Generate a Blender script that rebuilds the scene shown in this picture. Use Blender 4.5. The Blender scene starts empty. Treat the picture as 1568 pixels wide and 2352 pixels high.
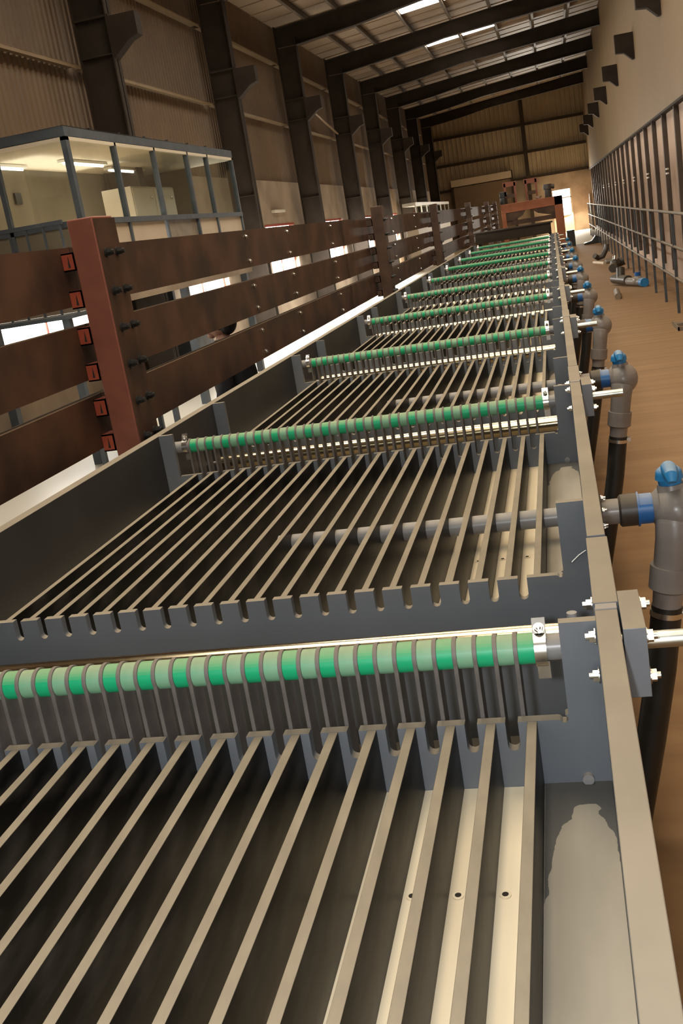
import bpy, bmesh, math, random
from mathutils import Vector, Matrix
random.seed(7)
SC = bpy.context.scene
COL = SC.collection
OZ = 1.9                       # eye height above the hall floor; heights below are written from the eye

# ------------------------------------------------------------------ camera, world, light, exposure
YAW, PITCH, ROLL, FPX = -0.23497, 0.25796, 0.16545, 2386.0
ca, sa, cb, sb = math.cos(YAW), math.sin(YAW), math.cos(PITCH), math.sin(PITCH)
fwd = Vector((sa*cb, ca*cb, -sb)); rt = Vector((ca, -sa, 0)); dn = fwd.cross(rt)
r2 = math.cos(ROLL)*rt + math.sin(ROLL)*dn
d2 = -math.sin(ROLL)*rt + math.cos(ROLL)*dn
cam = bpy.data.cameras.new('camera')
cam.sensor_fit = 'VERTICAL'; cam.sensor_height = 24.0
cam.lens = FPX/2352*24.0
cam.clip_start = 0.02; cam.clip_end = 200
camo = bpy.data.objects.new('camera', cam); COL.objects.link(camo)
M = Matrix((r2, -d2, -fwd)).transposed().to_4x4()
M.translation = Vector((0, 0, OZ)); camo.matrix_world = M
SC.camera = camo

SC.view_settings.view_transform = 'Standard'
try: SC.view_settings.look = 'None'
except Exception: pass
SC.view_settings.gamma = 1.0
SC.view_settings.use_curve_mapping = False
SC.view_settings.exposure = -0.12
SC.cycles.use_denoising = True
SC.cycles.max_bounces = 8; SC.cycles.diffuse_bounces = 4
SC.cycles.sample_clamp_indirect = 4.0
SC.cycles.caustics_reflective = False; SC.cycles.caustics_refractive = False

W = bpy.data.worlds.new('world'); SC.world = W; W.use_nodes = True
W.node_tree.nodes['Background'].inputs[0].default_value = (0.95, 0.96, 0.92, 1)
W.node_tree.nodes['Background'].inputs[1].default_value = 2.4

def area_light(name, loc, size, direction, power, color):
    l = bpy.data.lights.new(name, 'AREA'); l.shape = 'RECTANGLE'
    l.size, l.size_y = size; l.energy = power; l.color = color
    o = bpy.data.objects.new(name, l); COL.objects.link(o)
    o.location = (loc[0], loc[1], loc[2]+OZ)
    d = Vector(direction).normalized()
    if abs(d.z) > .9: o.rotation_euler = (0 if d.z < 0 else math.pi, -math.asin(d.x), 0)
    else: o.rotation_euler = d.to_track_quat('-Z', 'Y').to_euler()
    return o
FRAMES = [2.6+6.05*k for k in range(10)]       # steel portal frames along the hall
WARM = (1.0, 0.80, 0.56)
# overhead lamps: daylight under roof sheets, plus fill added where no sheet lies
for i, y in enumerate(FRAMES[:9]):
    area_light('roof_daylight_and_fill', (-.45 if i < 3 else -1.72, y+2.1, 5.55), (1.0, 3.8), (0, 0, -1), (250, 185, 110)[i] if i < 3 else 80, (1.0, 0.80, 0.56))
area_light('roof_daylight_and_fill', (-.35, -.4, 5.6), (1.0, 4.6), (0.0, 0.0, -1), 150, (1.0, 0.94, 0.82))  # fill lamp added over the near channels, no roof sheet above it
# the photographer's flash, just left of the lens
fl_ = bpy.data.lights.new('camera_flash', 'POINT'); fl_.energy = 64; fl_.color = (0.94, 0.97, 1.0); fl_.shadow_soft_size = 0.02
flo = bpy.data.objects.new('camera_flash', fl_); COL.objects.link(flo); flo.location = (-0.07, 0.0, OZ+0.01)
# daylight entering through the side windows and the far door
for i, y in enumerate((11.0, 17.3, 23.4, 29.9, 35.9, 42.0)):
    area_light('window_daylight', (-6.1, y+1.36, -0.2), (2.6, 1.2), (1, 0, -1.1), 330, (1.0, 0.97, 0.90))
area_light('door_daylight', (0.7, 61.2, -0.4), (0.9, 1.6), (0.1, -1, -0.45), 650, (1.0, 0.93, 0.80))

# ------------------------------------------------------------------ materials
def mat(name, c1, c2=None, rough=0.6, metal=0.0, scale=4.0, bump=0.0, dust=None, dust_amt=0.0,
        detail=4.0, stretch=(1, 1, 1), spec=0.5, patch=None, ramp=(0.35, 0.65)):
    m = bpy.data.materials.new(name); m.use_nodes = True
    nt = m.node_tree; N = nt.nodes; L = nt.links; b = N['Principled BSDF']
    b.inputs['Roughness'].default_value = rough; b.inputs['Metallic'].default_value = metal
    b.inputs['Specular IOR Level'].default_value = spec
    tc = N.new('ShaderNodeTexCoord'); mp = N.new('ShaderNodeMapping')
    mp.inputs['Scale'].default_value = stretch
    L.new(tc.outputs['Object'], mp.inputs[0])
    nz = N.new('ShaderNodeTexNoise'); nz.inputs['Scale'].default_value = scale
    nz.inputs['Detail'].default_value = detail
    L.new(mp.outputs[0], nz.inputs['Vector'])
    cr = N.new('ShaderNodeValToRGB')
    cr.color_ramp.elements[0].position = ramp[0]; cr.color_ramp.elements[1].position = ramp[1]
    cr.color_ramp.elements[0].color = (*c1, 1)
    cr.color_ramp.elements[1].color = (*(c2 or c1), 1)
    L.new(nz.outputs[0], cr.inputs[0]); out = cr.outputs[0]
    if dust:       # settled dust lies on the faces that look up
        g = N.new('ShaderNodeNewGeometry'); sp = N.new('ShaderNodeSeparateXYZ')
        L.new(g.outputs['True Normal'], sp.inputs[0])
        mr = N.new('ShaderNodeMapRange'); mr.inputs[1].default_value = 0.35; mr.inputs[2].default_value = 0.9
        mr.inputs[3].default_value = 0.0; mr.inputs[4].default_value = dust_amt
        L.new(sp.outputs[2], mr.inputs[0])
        mx = N.new('ShaderNodeMixRGB'); L.new(mr.outputs[0], mx.inputs[0]); L.new(out, mx.inputs[1])
        n2 = N.new('ShaderNodeTexNoise'); n2.inputs['Scale'].default_value = scale*2.2; n2.inputs['Detail'].default_value = 6
        L.new(mp.outputs[0], n2.inputs['Vector'])
        c3 = N.new('ShaderNodeValToRGB')
        c3.color_ramp.elements[0].position = 0.3; c3.color_ramp.elements[1].position = 0.7
        c3.color_ramp.elements[0].color = (*[d*0.82 for d in dust], 1); c3.color_ramp.elements[1].color = (*dust, 1)
        L.new(n2.outputs[0], c3.inputs[0]); L.new(c3.outputs[0], mx.inputs[2]); out = mx.outputs[0]
        rr = N.new('ShaderNodeMapRange'); rr.inputs[3].default_value = rough; rr.inputs[4].default_value = 0.9
        L.new(mr.outputs[0], rr.inputs[0]); L.new(rr.outputs[0], b.inputs['Roughness'])
    if patch:      # bare or wetted patches with an edge of their own
        n4 = N.new('ShaderNodeTexNoise'); n4.inputs['Scale'].default_value = patch[1]; n4.inputs['Detail'].default_value = 3
        L.new(tc.outputs['Object'], n4.inputs['Vector'])
        c5 = N.new('ShaderNodeValToRGB'); c5.color_ramp.elements[0].position = patch[2]; c5.color_ramp.elements[1].position = patch[2]+0.02
        L.new(n4.outputs[0], c5.inputs[0])
        m5 = N.new('ShaderNodeMixRGB'); m5.inputs[2].default_value = (*patch[0], 1)
        L.new(c5.outputs[0], m5.inputs[0]); L.new(out, m5.inputs[1]); out = m5.outputs[0]
    L.new(out, b.inputs['Base Color'])
    if bump:
        bp = N.new('ShaderNodeBump'); bp.inputs['Strength'].default_value = bump; bp.inputs['Distance'].default_value = 0.01
        L.new(nz.outputs[0], bp.inputs['Height']); L.new(bp.outputs[0], b.inputs['Normal'])
    return m
def emit(name, col, s):
    m = bpy.data.materials.new(name); m.use_nodes = True
    b = m.node_tree.nodes['Principled BSDF']
    b.inputs['Base Color'].default_value = (*col, 1)
    b.inputs['Emission Color'].default_value = (*col, 1); b.inputs['Emission Strength'].default_value = s
    return m
def glass(name, tint=(0.9, 0.93, 0.9), gl=0.12):
    m = bpy.data.materials.new(name); m.use_nodes = True; nt = m.node_tree; N = nt.nodes; L = nt.links
    for n in list(N):
        if n.type != 'OUTPUT_MATERIAL': N.remove(n)
    t = N.new('ShaderNodeBsdfTransparent'); t.inputs[0].default_value = (*tint, 1)
    g = N.new('ShaderNodeBsdfGlossy'); g.inputs['Roughness'].default_value = 0.03
    g.inputs[0].default_value = (0.9, 0.9, 0.9, 1)
    mx = N.new('ShaderNodeMixShader'); mx.inputs[0].default_value = gl
    L.new(t.outputs[0], mx.inputs[1]); L.new(g.outputs[0], mx.inputs[2])
    L.new(mx.outputs[0], N['Material Output'].inputs[0]); return m

DUST = (0.305, 0.256, 0.185)
MT = {}
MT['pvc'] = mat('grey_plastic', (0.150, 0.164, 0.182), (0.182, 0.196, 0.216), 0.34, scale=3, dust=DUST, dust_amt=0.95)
MT['divider'] = mat('dark_divider_plastic', (0.006, 0.0055, 0.005), (0.060, 0.052, 0.044), 0.45, scale=18, spec=.25, stretch=(1, .35, 1.0), dust=DUST, dust_amt=0.97, ramp=(.48, .74))
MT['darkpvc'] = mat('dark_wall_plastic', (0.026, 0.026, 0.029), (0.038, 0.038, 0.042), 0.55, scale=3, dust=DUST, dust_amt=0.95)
MT['cellfloor'] = mat('dusty_cell_floor', (0.72, 0.61, 0.43), (0.84, 0.73, 0.53), 0.7, scale=3, stretch=(3, .5, 1))
MT['ledge'] = mat('dusty_ledge', (0.27, 0.24, 0.19), (0.36, 0.32, 0.25), 0.75, scale=5, stretch=(1.5, .5, 1), patch=((0.085, 0.078, 0.066), 2.6, 0.585))
def ledge_patch(m):
    nt = m.node_tree; N = nt.nodes; L = nt.links; b = N['Principled BSDF']; src = b.inputs['Base Color'].links[0].from_socket
    tc = N.new('ShaderNodeTexCoord'); sp = N.new('ShaderNodeSeparateXYZ'); L.new(tc.outputs['Object'], sp.inputs[0])
    nz = N.new('ShaderNodeTexNoise'); nz.inputs['Scale'].default_value = 16; nz.inputs['Detail'].default_value = 5; L.new(tc.outputs['Object'], nz.inputs['Vector'])
    def mth(op, a, b_):
        n = N.new('ShaderNodeMath'); n.operation = op
        for i, q in enumerate((a, b_)):
            if isinstance(q, float): n.inputs[i].default_value = q
            else: L.new(q, n.inputs[i])
        return n.outputs[0]
    # bare strip against the weir plate, curling down along the divider side
    u = mth('MULTIPLY', mth('ADD', sp.outputs[0], 0.045), mth('ADD', sp.outputs[0], 0.045))
    u = mth('MULTIPLY', u, 62.0)
    v = mth('ADD', sp.outputs[1], mth('ADD', u, mth('MULTIPLY', nz.outputs[0], 0.16)))
    k_ = mth('GREATER_THAN', v, 0.012)
    mx = N.new('ShaderNodeMixRGB'); mx.inputs[2].default_value = (0.075, 0.072, 0.066, 1)
    L.new(k_, mx.inputs[0]); L.new(src, mx.inputs[1]); L.new(mx.outputs[0], b.inputs['Base Color'])
ledge_patch(MT['ledge'])
MT['tube'] = mat('grey_pipe_plastic', (0.25, 0.24, 0.24), (0.32, 0.31, 0.305), 0.3, scale=6, dust=DUST, dust_amt=0.5)
MT['bright_green'] = mat('bright_green_sleeve', (0.0, 0.40, 0.15), (0.01, 0.48, 0.21), 0.4, scale=9, dust=(0.30, 0.42, 0.22), dust_amt=0.75)
MT['pale_green'] = mat('dusty_green_sleeve', (0.10, 0.42, 0.23), (0.24, 0.48, 0.30), 0.45, scale=14, dust=(0.36, 0.42, 0.26), dust_amt=0.85)
MT['fin'] = mat('grey_separator', (0.135, 0.12, 0.11), (0.19, 0.17, 0.155), 0.5, scale=20, dust=(0.24, 0.2, 0.16), dust_amt=0.9)
MT['chrome'] = mat('polished_steel', (0.40, 0.32, 0.19), (0.54, 0.45, 0.30), 0.17, 1.0, scale=5)
MT['steel'] = mat('stainless_steel', (0.62, 0.60, 0.55), (0.74, 0.71, 0.65), 0.24, 1.0, scale=12)
MT['shaft'] = mat('turned_steel', (0.50, 0.52, 0.46), (0.66, 0.66, 0.6), 0.33, 1.0, scale=30)
MT['blue'] = mat('blue_plastic', (0.01, 0.10, 0.36), (0.02, 0.14, 0.42), 0.35, scale=8, dust=(0.35, 0.37, 0.36), dust_amt=0.6)
MT['lever'] = mat('light_blue_plastic', (0.02, 0.20, 0.50), (0.03, 0.25, 0.55), 0.4, scale=8, dust=(0.30, 0.38, 0.44), dust_amt=0.75)
MT['pipe'] = mat('grey_valve_plastic', (0.22, 0.20, 0.185), (0.28, 0.255, 0.235), 0.26, scale=7, dust=(0.30, 0.26, 0.2), dust_amt=0.45)
MT['darkpipe'] = mat('dark_fitting_plastic', (0.045, 0.038, 0.03), (0.06, 0.05, 0.04), 0.4, scale=7, dust=(0.16, 0.13, 0.09), dust_amt=0.7)
MT['hose'] = mat('black_hose_rubber', (0.010, 0.009, 0.008), (0.02, 0.017, 0.014), 0.45, scale=9)
MT['rust'] = mat('rusted_steel', (0.040, 0.018, 0.009), (0.085, 0.042, 0.020), 0.62, 0.0, scale=5, detail=8, bump=.3)
MT['rustplate'] = mat('mottled_rust_plate', (0.034, 0.015, 0.008), (0.110, 0.050, 0.026), 0.60, 0.0, scale=3.4, detail=9, bump=.25, dust=(0.2, 0.14, 0.08), dust_amt=.6)
MT['primer'] = mat('red_oxide_primer', (0.190, 0.052, 0.026), (0.235, 0.070, 0.036), 0.6, scale=10)
MT['gantry'] = mat('orange_oxide_paint', (0.27, 0.085, 0.035), (0.33, 0.11, 0.045), 0.6, scale=6)
MT['primer2'] = mat('orange_primer', (0.30, 0.045, 0.015), (0.36, 0.06, 0.02), 0.55, scale=10)
MT['black'] = mat('black_iron', (0.012, 0.011, 0.010), (0.02, 0.018, 0.016), 0.4, scale=8)
MT['beam'] = mat('dark_steel_paint', (0.028, 0.020, 0.014), (0.038, 0.028, 0.020), 0.75, scale=3, spec=.2)
MT['stud'] = mat('brown_stud_steel', (0.055, 0.038, 0.027), (0.075, 0.052, 0.038), 0.6, scale=3)
MT['endsheet'] = mat('pale_end_sheet', (0.30, 0.235, 0.145), (0.36, 0.285, 0.18), 0.5, scale=.8)
MT['cabwall'] = mat('brown_cabin_wall', (0.12, 0.098, 0.065), (0.17, 0.14, 0.095), 0.7, scale=1.2)
MT['purlin'] = mat('grey_brown_purlin', (0.095, 0.072, 0.050), (0.12, 0.09, 0.065), 0.6, scale=3)
MT['sheet'] = mat('beige_wall_sheet', (0.125, 0.080, 0.045), (0.160, 0.105, 0.060), 0.5, scale=.8)
MT['roof'] = mat('beige_roof_sheet', (0.30, 0.22, 0.15), (0.35, 0.265, 0.185), 0.55, scale=.7)
MT['girt'] = mat('cream_girt', (0.22, 0.155, 0.09), (0.25, 0.18, 0.105), 0.5, scale=2)
MT['panel'] = mat('cream_partition_sheet', (0.195, 0.130, 0.066), (0.222, 0.149, 0.077), 0.6, scale=.7, stretch=(1, 1, .15))
MT['plaster'] = mat('stained_plaster', (0.20, 0.145, 0.10), (0.33, 0.255, 0.18), 0.85, scale=1.1, detail=6)
MT['lowwall'] = mat('pinkish_plaster', (0.40, 0.28, 0.205), (0.50, 0.36, 0.265), 0.85, scale=1.0, detail=6)
MT['navy'] = mat('slate_blue_steel', (0.045, 0.055, 0.068), (0.065, 0.078, 0.092), 0.5, scale=6, dust=(0.16, 0.15, 0.13), dust_amt=.7)
MT['rail'] = mat('dusty_grey_rail', (0.16, 0.13, 0.10), (0.22, 0.18, 0.13), 0.5, scale=6)
MT['cream'] = mat('cream_board', (0.46, 0.37, 0.27), (0.50, 0.41, 0.30), 0.6, scale=2)
MT['white'] = mat('off_white_enamel', (0.62, 0.58, 0.50), (0.68, 0.64, 0.56), 0.4, scale=2)
MT['redframe'] = mat('red_window_frame', (0.28, 0.05, 0.03), (0.32, 0.06, 0.04), 0.5, scale=4)
MT['ceilboard'] = mat('pale_ceiling_board', (0.55, 0.48, 0.36), (0.60, 0.52, 0.40), 0.6, scale=1)
MT['hair'] = mat('black_hair', (0.006, 0.005, 0.004), (0.012, 0.009, 0.008), 0.6, scale=20)
MT['skin'] = mat('brown_skin', (0.26, 0.13, 0.085), (0.30, 0.15, 0.10), 0.5, scale=6)
MT['darkcloth'] = mat('dark_shirt_cloth', (0.012, 0.012, 0.016), (0.02, 0.018, 0.02), 0.9, scale=20)
MT['trouser'] = mat('grey_trouser_cloth', (0.05, 0.05, 0.06), (0.07, 0.07, 0.08), 0.9, scale=20)
MT['sky'] = emit('daylit_roof_sheet', (1.0, 0.96, 0.86), 9.0)
MT['day'] = emit('daylit_glass', (1.0, 0.985, 0.92), 7.0)
MT['lamp'] = emit('fluorescent_tube', (1.0, 0.96, 0.84), 8.0)
MT['glass'] = glass('clear_glass')
MT['void'] = mat('dark_hole', (0.02, 0.015, 0.01), None, 0.9)

def floor_material():
    m = mat('trodden_floor', (0.215, 0.120, 0.050), (0.30, 0.178, 0.080), 0.75, scale=2.2, stretch=(.35, 3.2, 1), detail=6, ramp=(.3, .75))
    nt = m.node_tree; N = nt.nodes; L = nt.links; b = N['Principled BSDF']
    src = b.inputs['Base Color'].links[0].from_socket
    tc = N.new('ShaderNodeTexCoord'); sp = N.new('ShaderNodeSeparateXYZ'); L.new(tc.outputs['Object'], sp.inputs[0])
    n = N.new('ShaderNodeTexNoise'); n.inputs['Scale'].default_value = 1.3; n.inputs['Detail'].default_value = 5
    L.new(tc.outputs['Object'], n.inputs['Vector'])
    c = N.new('ShaderNodeValToRGB'); c.color_ramp.elements[0].color = (0.50, 0.47, 0.40, 1); c.color_ramp.elements[1].color = (0.62, 0.58, 0.5, 1)
    L.new(n.outputs[0], c.inputs[0])
    lt = N.new('ShaderNodeMath'); lt.operation = 'LESS_THAN'; lt.inputs[1].default_value = -1.2; L.new(sp.outputs[0], lt.inputs[0])
    mx = N.new('ShaderNodeMixRGB'); L.new(lt.outputs[0], mx.inputs[0]); L.new(src, mx.inputs[1]); L.new(c.outputs[0], mx.inputs[2])
    gt = N.new('ShaderNodeMath'); gt.operation = 'GREATER_THAN'; gt.inputs[1].default_value = 44.0; L.new(sp.outputs[1], gt.inputs[0])
    m2 = N.new('ShaderNodeMixRGB'); L.new(gt.outputs[0], m2.inputs[0]); L.new(mx.outputs[0], m2.inputs[1]); m2.inputs[2].default_value = (0.62, 0.52, 0.36, 1)  # paler past here: the far door's glare put into the floor colour
    L.new(m2.outputs[0], b.inputs['Base Color'])
    r = N.new('ShaderNodeMapRange'); r.inputs[3].default_value = 0.75; r.inputs[4].default_value = 0.3
    L.new(lt.outputs[0], r.inputs[0]); L.new(r.outputs[0], b.inputs['Roughness'])
    return m
MT['floor'] = floor_material()

# ------------------------------------------------------------------ mesh helpers
class MB:
    def __init__(s): s.v = []; s.f = []; s.sm = []
    def add(s, vs, fs, smooth=False):
        n = len(s.v); s.v += [tuple(v) for v in vs]
        for f in fs: s.f.append([i+n for i in f]); s.sm.append(smooth)
        return s
    def box(s, x0, x1, y0, y1, z0, z1):
        vs = [(x, y, z) for x in (x0, x1) for y in (y0, y1) for z in (z0, z1)]
        return s.add(vs, [(0, 1, 3, 2), (4, 6, 7, 5), (0, 4, 5, 1), (2, 3, 7, 6), (0, 2, 6, 4), (1, 5, 7, 3)])
    def cyl(s, p0, p1, r0, r1=None, n=24, caps=True, smooth=True, phase=0.0):
        r1 = r0 if r1 is None else r1
        p0, p1 = Vector(p0), Vector(p1); d = (p1-p0).normalized()
        a = d.orthogonal().normalized() if abs(d.z) > .9 else d.cross(Vector((0, 0, 1))).normalized()
        b = d.cross(a); vs = []
        for p, r in ((p0, r0), (p1, r1)):
            for i in range(n):
                t = 2*math.pi*i/n+phase; vs.append(p+(a*math.cos(t)+b*math.sin(t))*r)
        s.add(vs, [(i, (i+1) % n, n+(i+1) % n, n+i) for i in range(n)], smooth)
        if caps:
            s.add(vs[:n], [tuple(reversed(range(n)))]); s.add(vs[n:], [tuple(range(n))])
        return s
    def tube(s, pts, rad, n=20, caps=True):
        pts = [Vector(p) for p in pts]; m = len(pts)
        rs = rad if isinstance(rad, (list, tuple)) else [rad]*m
        vs = []; a = None
        for k in range(m):
            d = (pts[min(k+1, m-1)]-pts[max(k-1, 0)]).normalized()
            if a is None: a = d.orthogonal().normalized()
            a = (a-d*a.dot(d)).normalized(); b = d.cross(a)
            for i in range(n):
                t = 2*math.pi*i/n; vs.append(pts[k]+(a*math.cos(t)+b*math.sin(t))*rs[k])
        fs = [(k*n+i, k*n+(i+1) % n, (k+1)*n+(i+1) % n, (k+1)*n+i) for k in range(m-1) for i in range(n)]
        s.add(vs, fs, True)
        if caps: s.add(vs[:n], [tuple(reversed(range(n)))]); s.add(vs[-n:], [tuple(range(n))])
        return s
    def ball(s, c, r, n=20, m=12, sc=(1, 1, 1)):
        vs = []; c = Vector(c)
        for j in range(m+1):
            p = math.pi*j/m
            for i in range(n):
                t = 2*math.pi*i/n
                vs.append(c+Vector((r*math.sin(p)*math.cos(t)*sc[0], r*math.sin(p)*math.sin(t)*sc[1], r*math.cos(p)*sc[2])))
        return s.add(vs, [(j*n+i, (j+1)*n+i, (j+1)*n+(i+1) % n, j*n+(i+1) % n) for j in range(m) for i in range(n)], True)
    def prism(s, poly, a0, a1, axis='y', smooth=False):
        # poly in the plane across the axis: 'y' -> (x, z); 'x' -> (y, z); 'z' -> (x, y)
        def P(u, w, a): return {'y': (u, a, w), 'x': (a, u, w), 'z': (u, w, a)}[axis]
        n = len(poly); A = [P(u, w, a0) for u, w in poly]; B = [P(u, w, a1) for u, w in poly]
        s.add(A+B, [(i, (i+1) % n, n+(i+1) % n, n+i) for i in range(n)], smooth)
        s.add(A, [tuple(reversed(range(n)))]); s.add(B, [tuple(range(n))]); return s
    def build(s, name, material, parent=None, loc=None, bevel=0, seg=2):
        me = bpy.data.meshes.new(name); me.from_pydata(s.v, [], s.f)
        me.polygons.foreach_set('use_smooth', s.sm)
        bm = bmesh.new(); bm.from_mesh(me); bmesh.ops.remove_doubles(bm, verts=bm.verts, dist=1e-6)
        bmesh.ops.recalc_face_normals(bm, faces=bm.faces); bm.to_mesh(me); bm.free()
        me.set_sharp_from_angle(angle=math.radians(38))
        me.materials.append(MT[material])
        o = bpy.data.objects.new(name, me); COL.objects.link(o)
        if parent is not None: o.parent = parent
        if loc is not None: o.location = (loc[0], loc[1], loc[2]+(OZ if parent is None else 0))
        if bevel:
            md = o.modifiers.new('bevel', 'BEVEL'); md.width = bevel; md.segments = seg; md.limit_method = 'ANGLE'
        return o
def thing(name, label, cat, loc=(0, 0, 0), group=None):
    o = bpy.data.objects.new(name, None); COL.objects.link(o); o.empty_display_size = .1
    o.location = (loc[0], loc[1], loc[2]+OZ); o['label'] = label; o['category'] = cat
    if group: o['group'] = group
    return o
def tag(o, label, cat, group=None, kind=None):
    o['label'] = label; o['category'] = cat
    if group: o['group'] = group
    if kind: o['kind'] = kind
    return o
def struct(name, mb, m, loc=(0, 0, 0), bevel=0):
    o = mb.build(name, m, None, loc, bevel); o['kind'] = 'structure'; return o
def copy_part(p, parent, loc):
    c = p.copy(); COL.objects.link(c); c.parent = parent; c.location = loc
    for g in p.children:
        d = g.copy(); COL.objects.link(d); d.parent = c
    return c
ORD = ['nearest', 'second', 'third', 'fourth', 'fifth', 'sixth', 'seventh', 'eighth', 'ninth', 'tenth', 'eleventh', 'twelfth',
       'thirteenth', 'fourteenth', 'fifteenth', 'sixteenth', 'seventeenth', 'eighteenth', 'nineteenth', 'twentieth']
ORD += ['twenty-'+w for w in ('first', 'second', 'third', 'fourth', 'fifth', 'sixth', 'seventh', 'eighth', 'ninth')]

# ------------------------------------------------------------------ the hall
Y0, Y1 = -3.4, 61.5
FZ = -1.9
struct('floor', MB().box(-7.2, 4.2, Y0, Y1+.2, -.15, 0), 'floor', (0, 0, FZ))
def corrugated(y0, y1, pitch, depth, z0, z1, along='y', const=0.0):
    pts = []; y = y0
    while y < y1:
        for t, d in ((0, 0), (.5, 0), (.62, depth), (.88, depth)):
            pts.append((min(y+t*pitch, y1), d))
        y += pitch
    pts.append((y1, 0)); m = MB(); n = len(pts)
    vs = []
    for z in (z0, z1):
        for u, d in pts:
            vs.append((const+d, u, z) if along == 'y' else (u, const-d, z))
    for z in (z0, z1):
        for u, d in pts:
            vs.append((const+d-.02, u, z) if along == 'y' else (u, const-d+.02, z))
    m.add(vs, [(i, i+1, n+i+1, n+i) for i in range(n-1)]+[(2*n+i+1, 2*n+i, 3*n+i, 3*n+i+1) for i in range(n-1)])
    return m
# left long wall: plastered masonry with windows below, ribbed sheeting above
WIN = [4.95, 11.0, 17.3, 23.4, 29.9, 35.9, 42.0, 48.0]
wl = MB(); prev = Y0
for y in WIN:
    wl.box(-6.45, -6.25, prev, y, FZ, 1.44)
    wl.box(-6.45, -6.25, y, y+2.72, FZ, -.66); wl.box(-6.45, -6.25, y, y+2.72, .44, 1.44)
    prev = y+2.72
wl.box(-6.45, -6.25, prev, Y1, FZ, 1.44)
lw = struct('wall_left', wl, 'plaster')
s_ = corrugated(Y0, Y1, .15, .028, 1.44, 5.28, 'y', -6.33).build('wall_sheeting', 'sheet', lw)
s_.location.z = 0
for i, y in enumerate(WIN):
    o = struct('window_%d' % (i+1), MB().box(-6.40, -6.37, y, y+2.72, -.66, .44), 'day')
    f = MB()
    for yy in (y, y+1.36, y+2.69): f.box(-6.37, -6.35, yy, yy+.03, -.66, .44)
    f.box(-6.36, -6.245, y-.05, y+2.77, .42, .47); f.box(-6.36, -6.30, y-.05, y+2.77, -.69, -.65)
    f.build('window_frame', 'redframe', o)
# right side: smooth partition sheeting above, recessed plastered wall below
wr = MB(); 
wr = corrugated(Y0, Y1, .30, -.006, 1.22, 6.15, 'y', 2.24)
o = struct('wall_right', wr, 'panel')
MB().box(2.30, 2.44, Y0, Y1, FZ, 1.26).build('lower_wall', 'lowwall', o)
MB().box(2.18, 2.40, Y0, Y1, 1.20, 1.24).build('wall_sill', 'beam', o)
# unseen back wall; its door-sized opening is added to shape the frontal light
struct('wall_back', MB().box(-6.45, -2.9, Y0-.15, Y0, FZ, 6.2).box(1.9, 2.5, Y0-.15, Y0, FZ, 6.2).box(-2.9, 1.9, Y0-.15, Y0, 1.75, 6.2), 'sheet')
# far end wall
we = struct('wall_far', MB().box(-6.45, .12, Y1, Y1+.2, FZ, 1.36).box(1.16, 2.5, Y1, Y1+.2, FZ, 1.36).box(.12, 1.16, Y1, Y1+.2, .42, 1.36), 'plaster')
corrugated(-6.4, 2.5, .25, .03, 1.34, 6.2, 'x', Y1-.01).build('wall_sheeting', 'endsheet', we)
for z in (2.70, 4.15, 1.34): MB().box(-6.2, 2.2, Y1-.22, Y1-.05, z-.07, z+.07).build('girt', 'beam', we)
# roof: ribbed sheet rising to the right
RZ = lambda x: 5.2+.098*(x+6.25)
rf = MB()
def roof_quad(m, x0, x1, y0, y1, dz=0.0, t=.04):
    m.add([(x0, y0, RZ(x0)+dz), (x1, y0, RZ(x1)+dz), (x1, y1, RZ(x1)+dz), (x0, y1, RZ(x0)+dz),
           (x0, y0, RZ(x0)+dz+t), (x1, y0, RZ(x1)+dz+t), (x1, y1, RZ(x1)+dz+t), (x0, y1, RZ(x0)+dz+t)],
          [(3, 2, 1, 0), (4, 5, 6, 7), (0, 1, 5, 4), (1, 2, 6, 5), (2, 3, 7, 6), (3, 0, 4, 7)])
roof_quad(rf, -6.5, 2.6, Y0, Y1+.2)
y = Y0
while y < Y1:
    roof_quad(rf, -6.4, 2.5, y, y+.05, -.02, .03); y += 1.0
struct('ceiling', rf, 'roof')
k = 0
for i, y in enumerate(FRAMES[:9]):
    for j, (x0, x1) in enumerate(((-3.40, -2.34), (-2.22, -1.14))):
        if i not in (4, 5) and not (i == 3 and j == 0) and i > 3: continue
        m = MB(); roof_quad(m, x0, x1, y+(.4 if i < 3 else 2.8 if i < 5 else 3.1), y+(3.85 if i < 5 else 4.25), -.045, .02)
        o = m.build('roof_light_sheet', 'sky', None, (0, 0, 0))
        tag(o, 'glowing translucent daylight sheet in the roof, %s of the %s row from the camera' % (('left' if j == 0 else 'right'), ORD[i]), 'skylight')
# purlins
for i, x in enumerate((-5.33, -4.55, -3.43, -2.28, -1.14, 0.0, 1.14)):
    z = RZ(x)
    m = MB().box(x-.004, x+.004, Y0, Y1, z-.21, z-.02).box(x-.004, x+.07, Y0, Y1, z-.215, z-.205).box(x-.07, x+.004, Y0, Y1, z-.035, z-.025)
    tag(m.build('roof_purlin', 'purlin', None, (0, 0, 0)), 'long brown steel purlin under the roof sheets, %s from the left wall' % (['first']+ORD[1:])[i], 'purlin')
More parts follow.
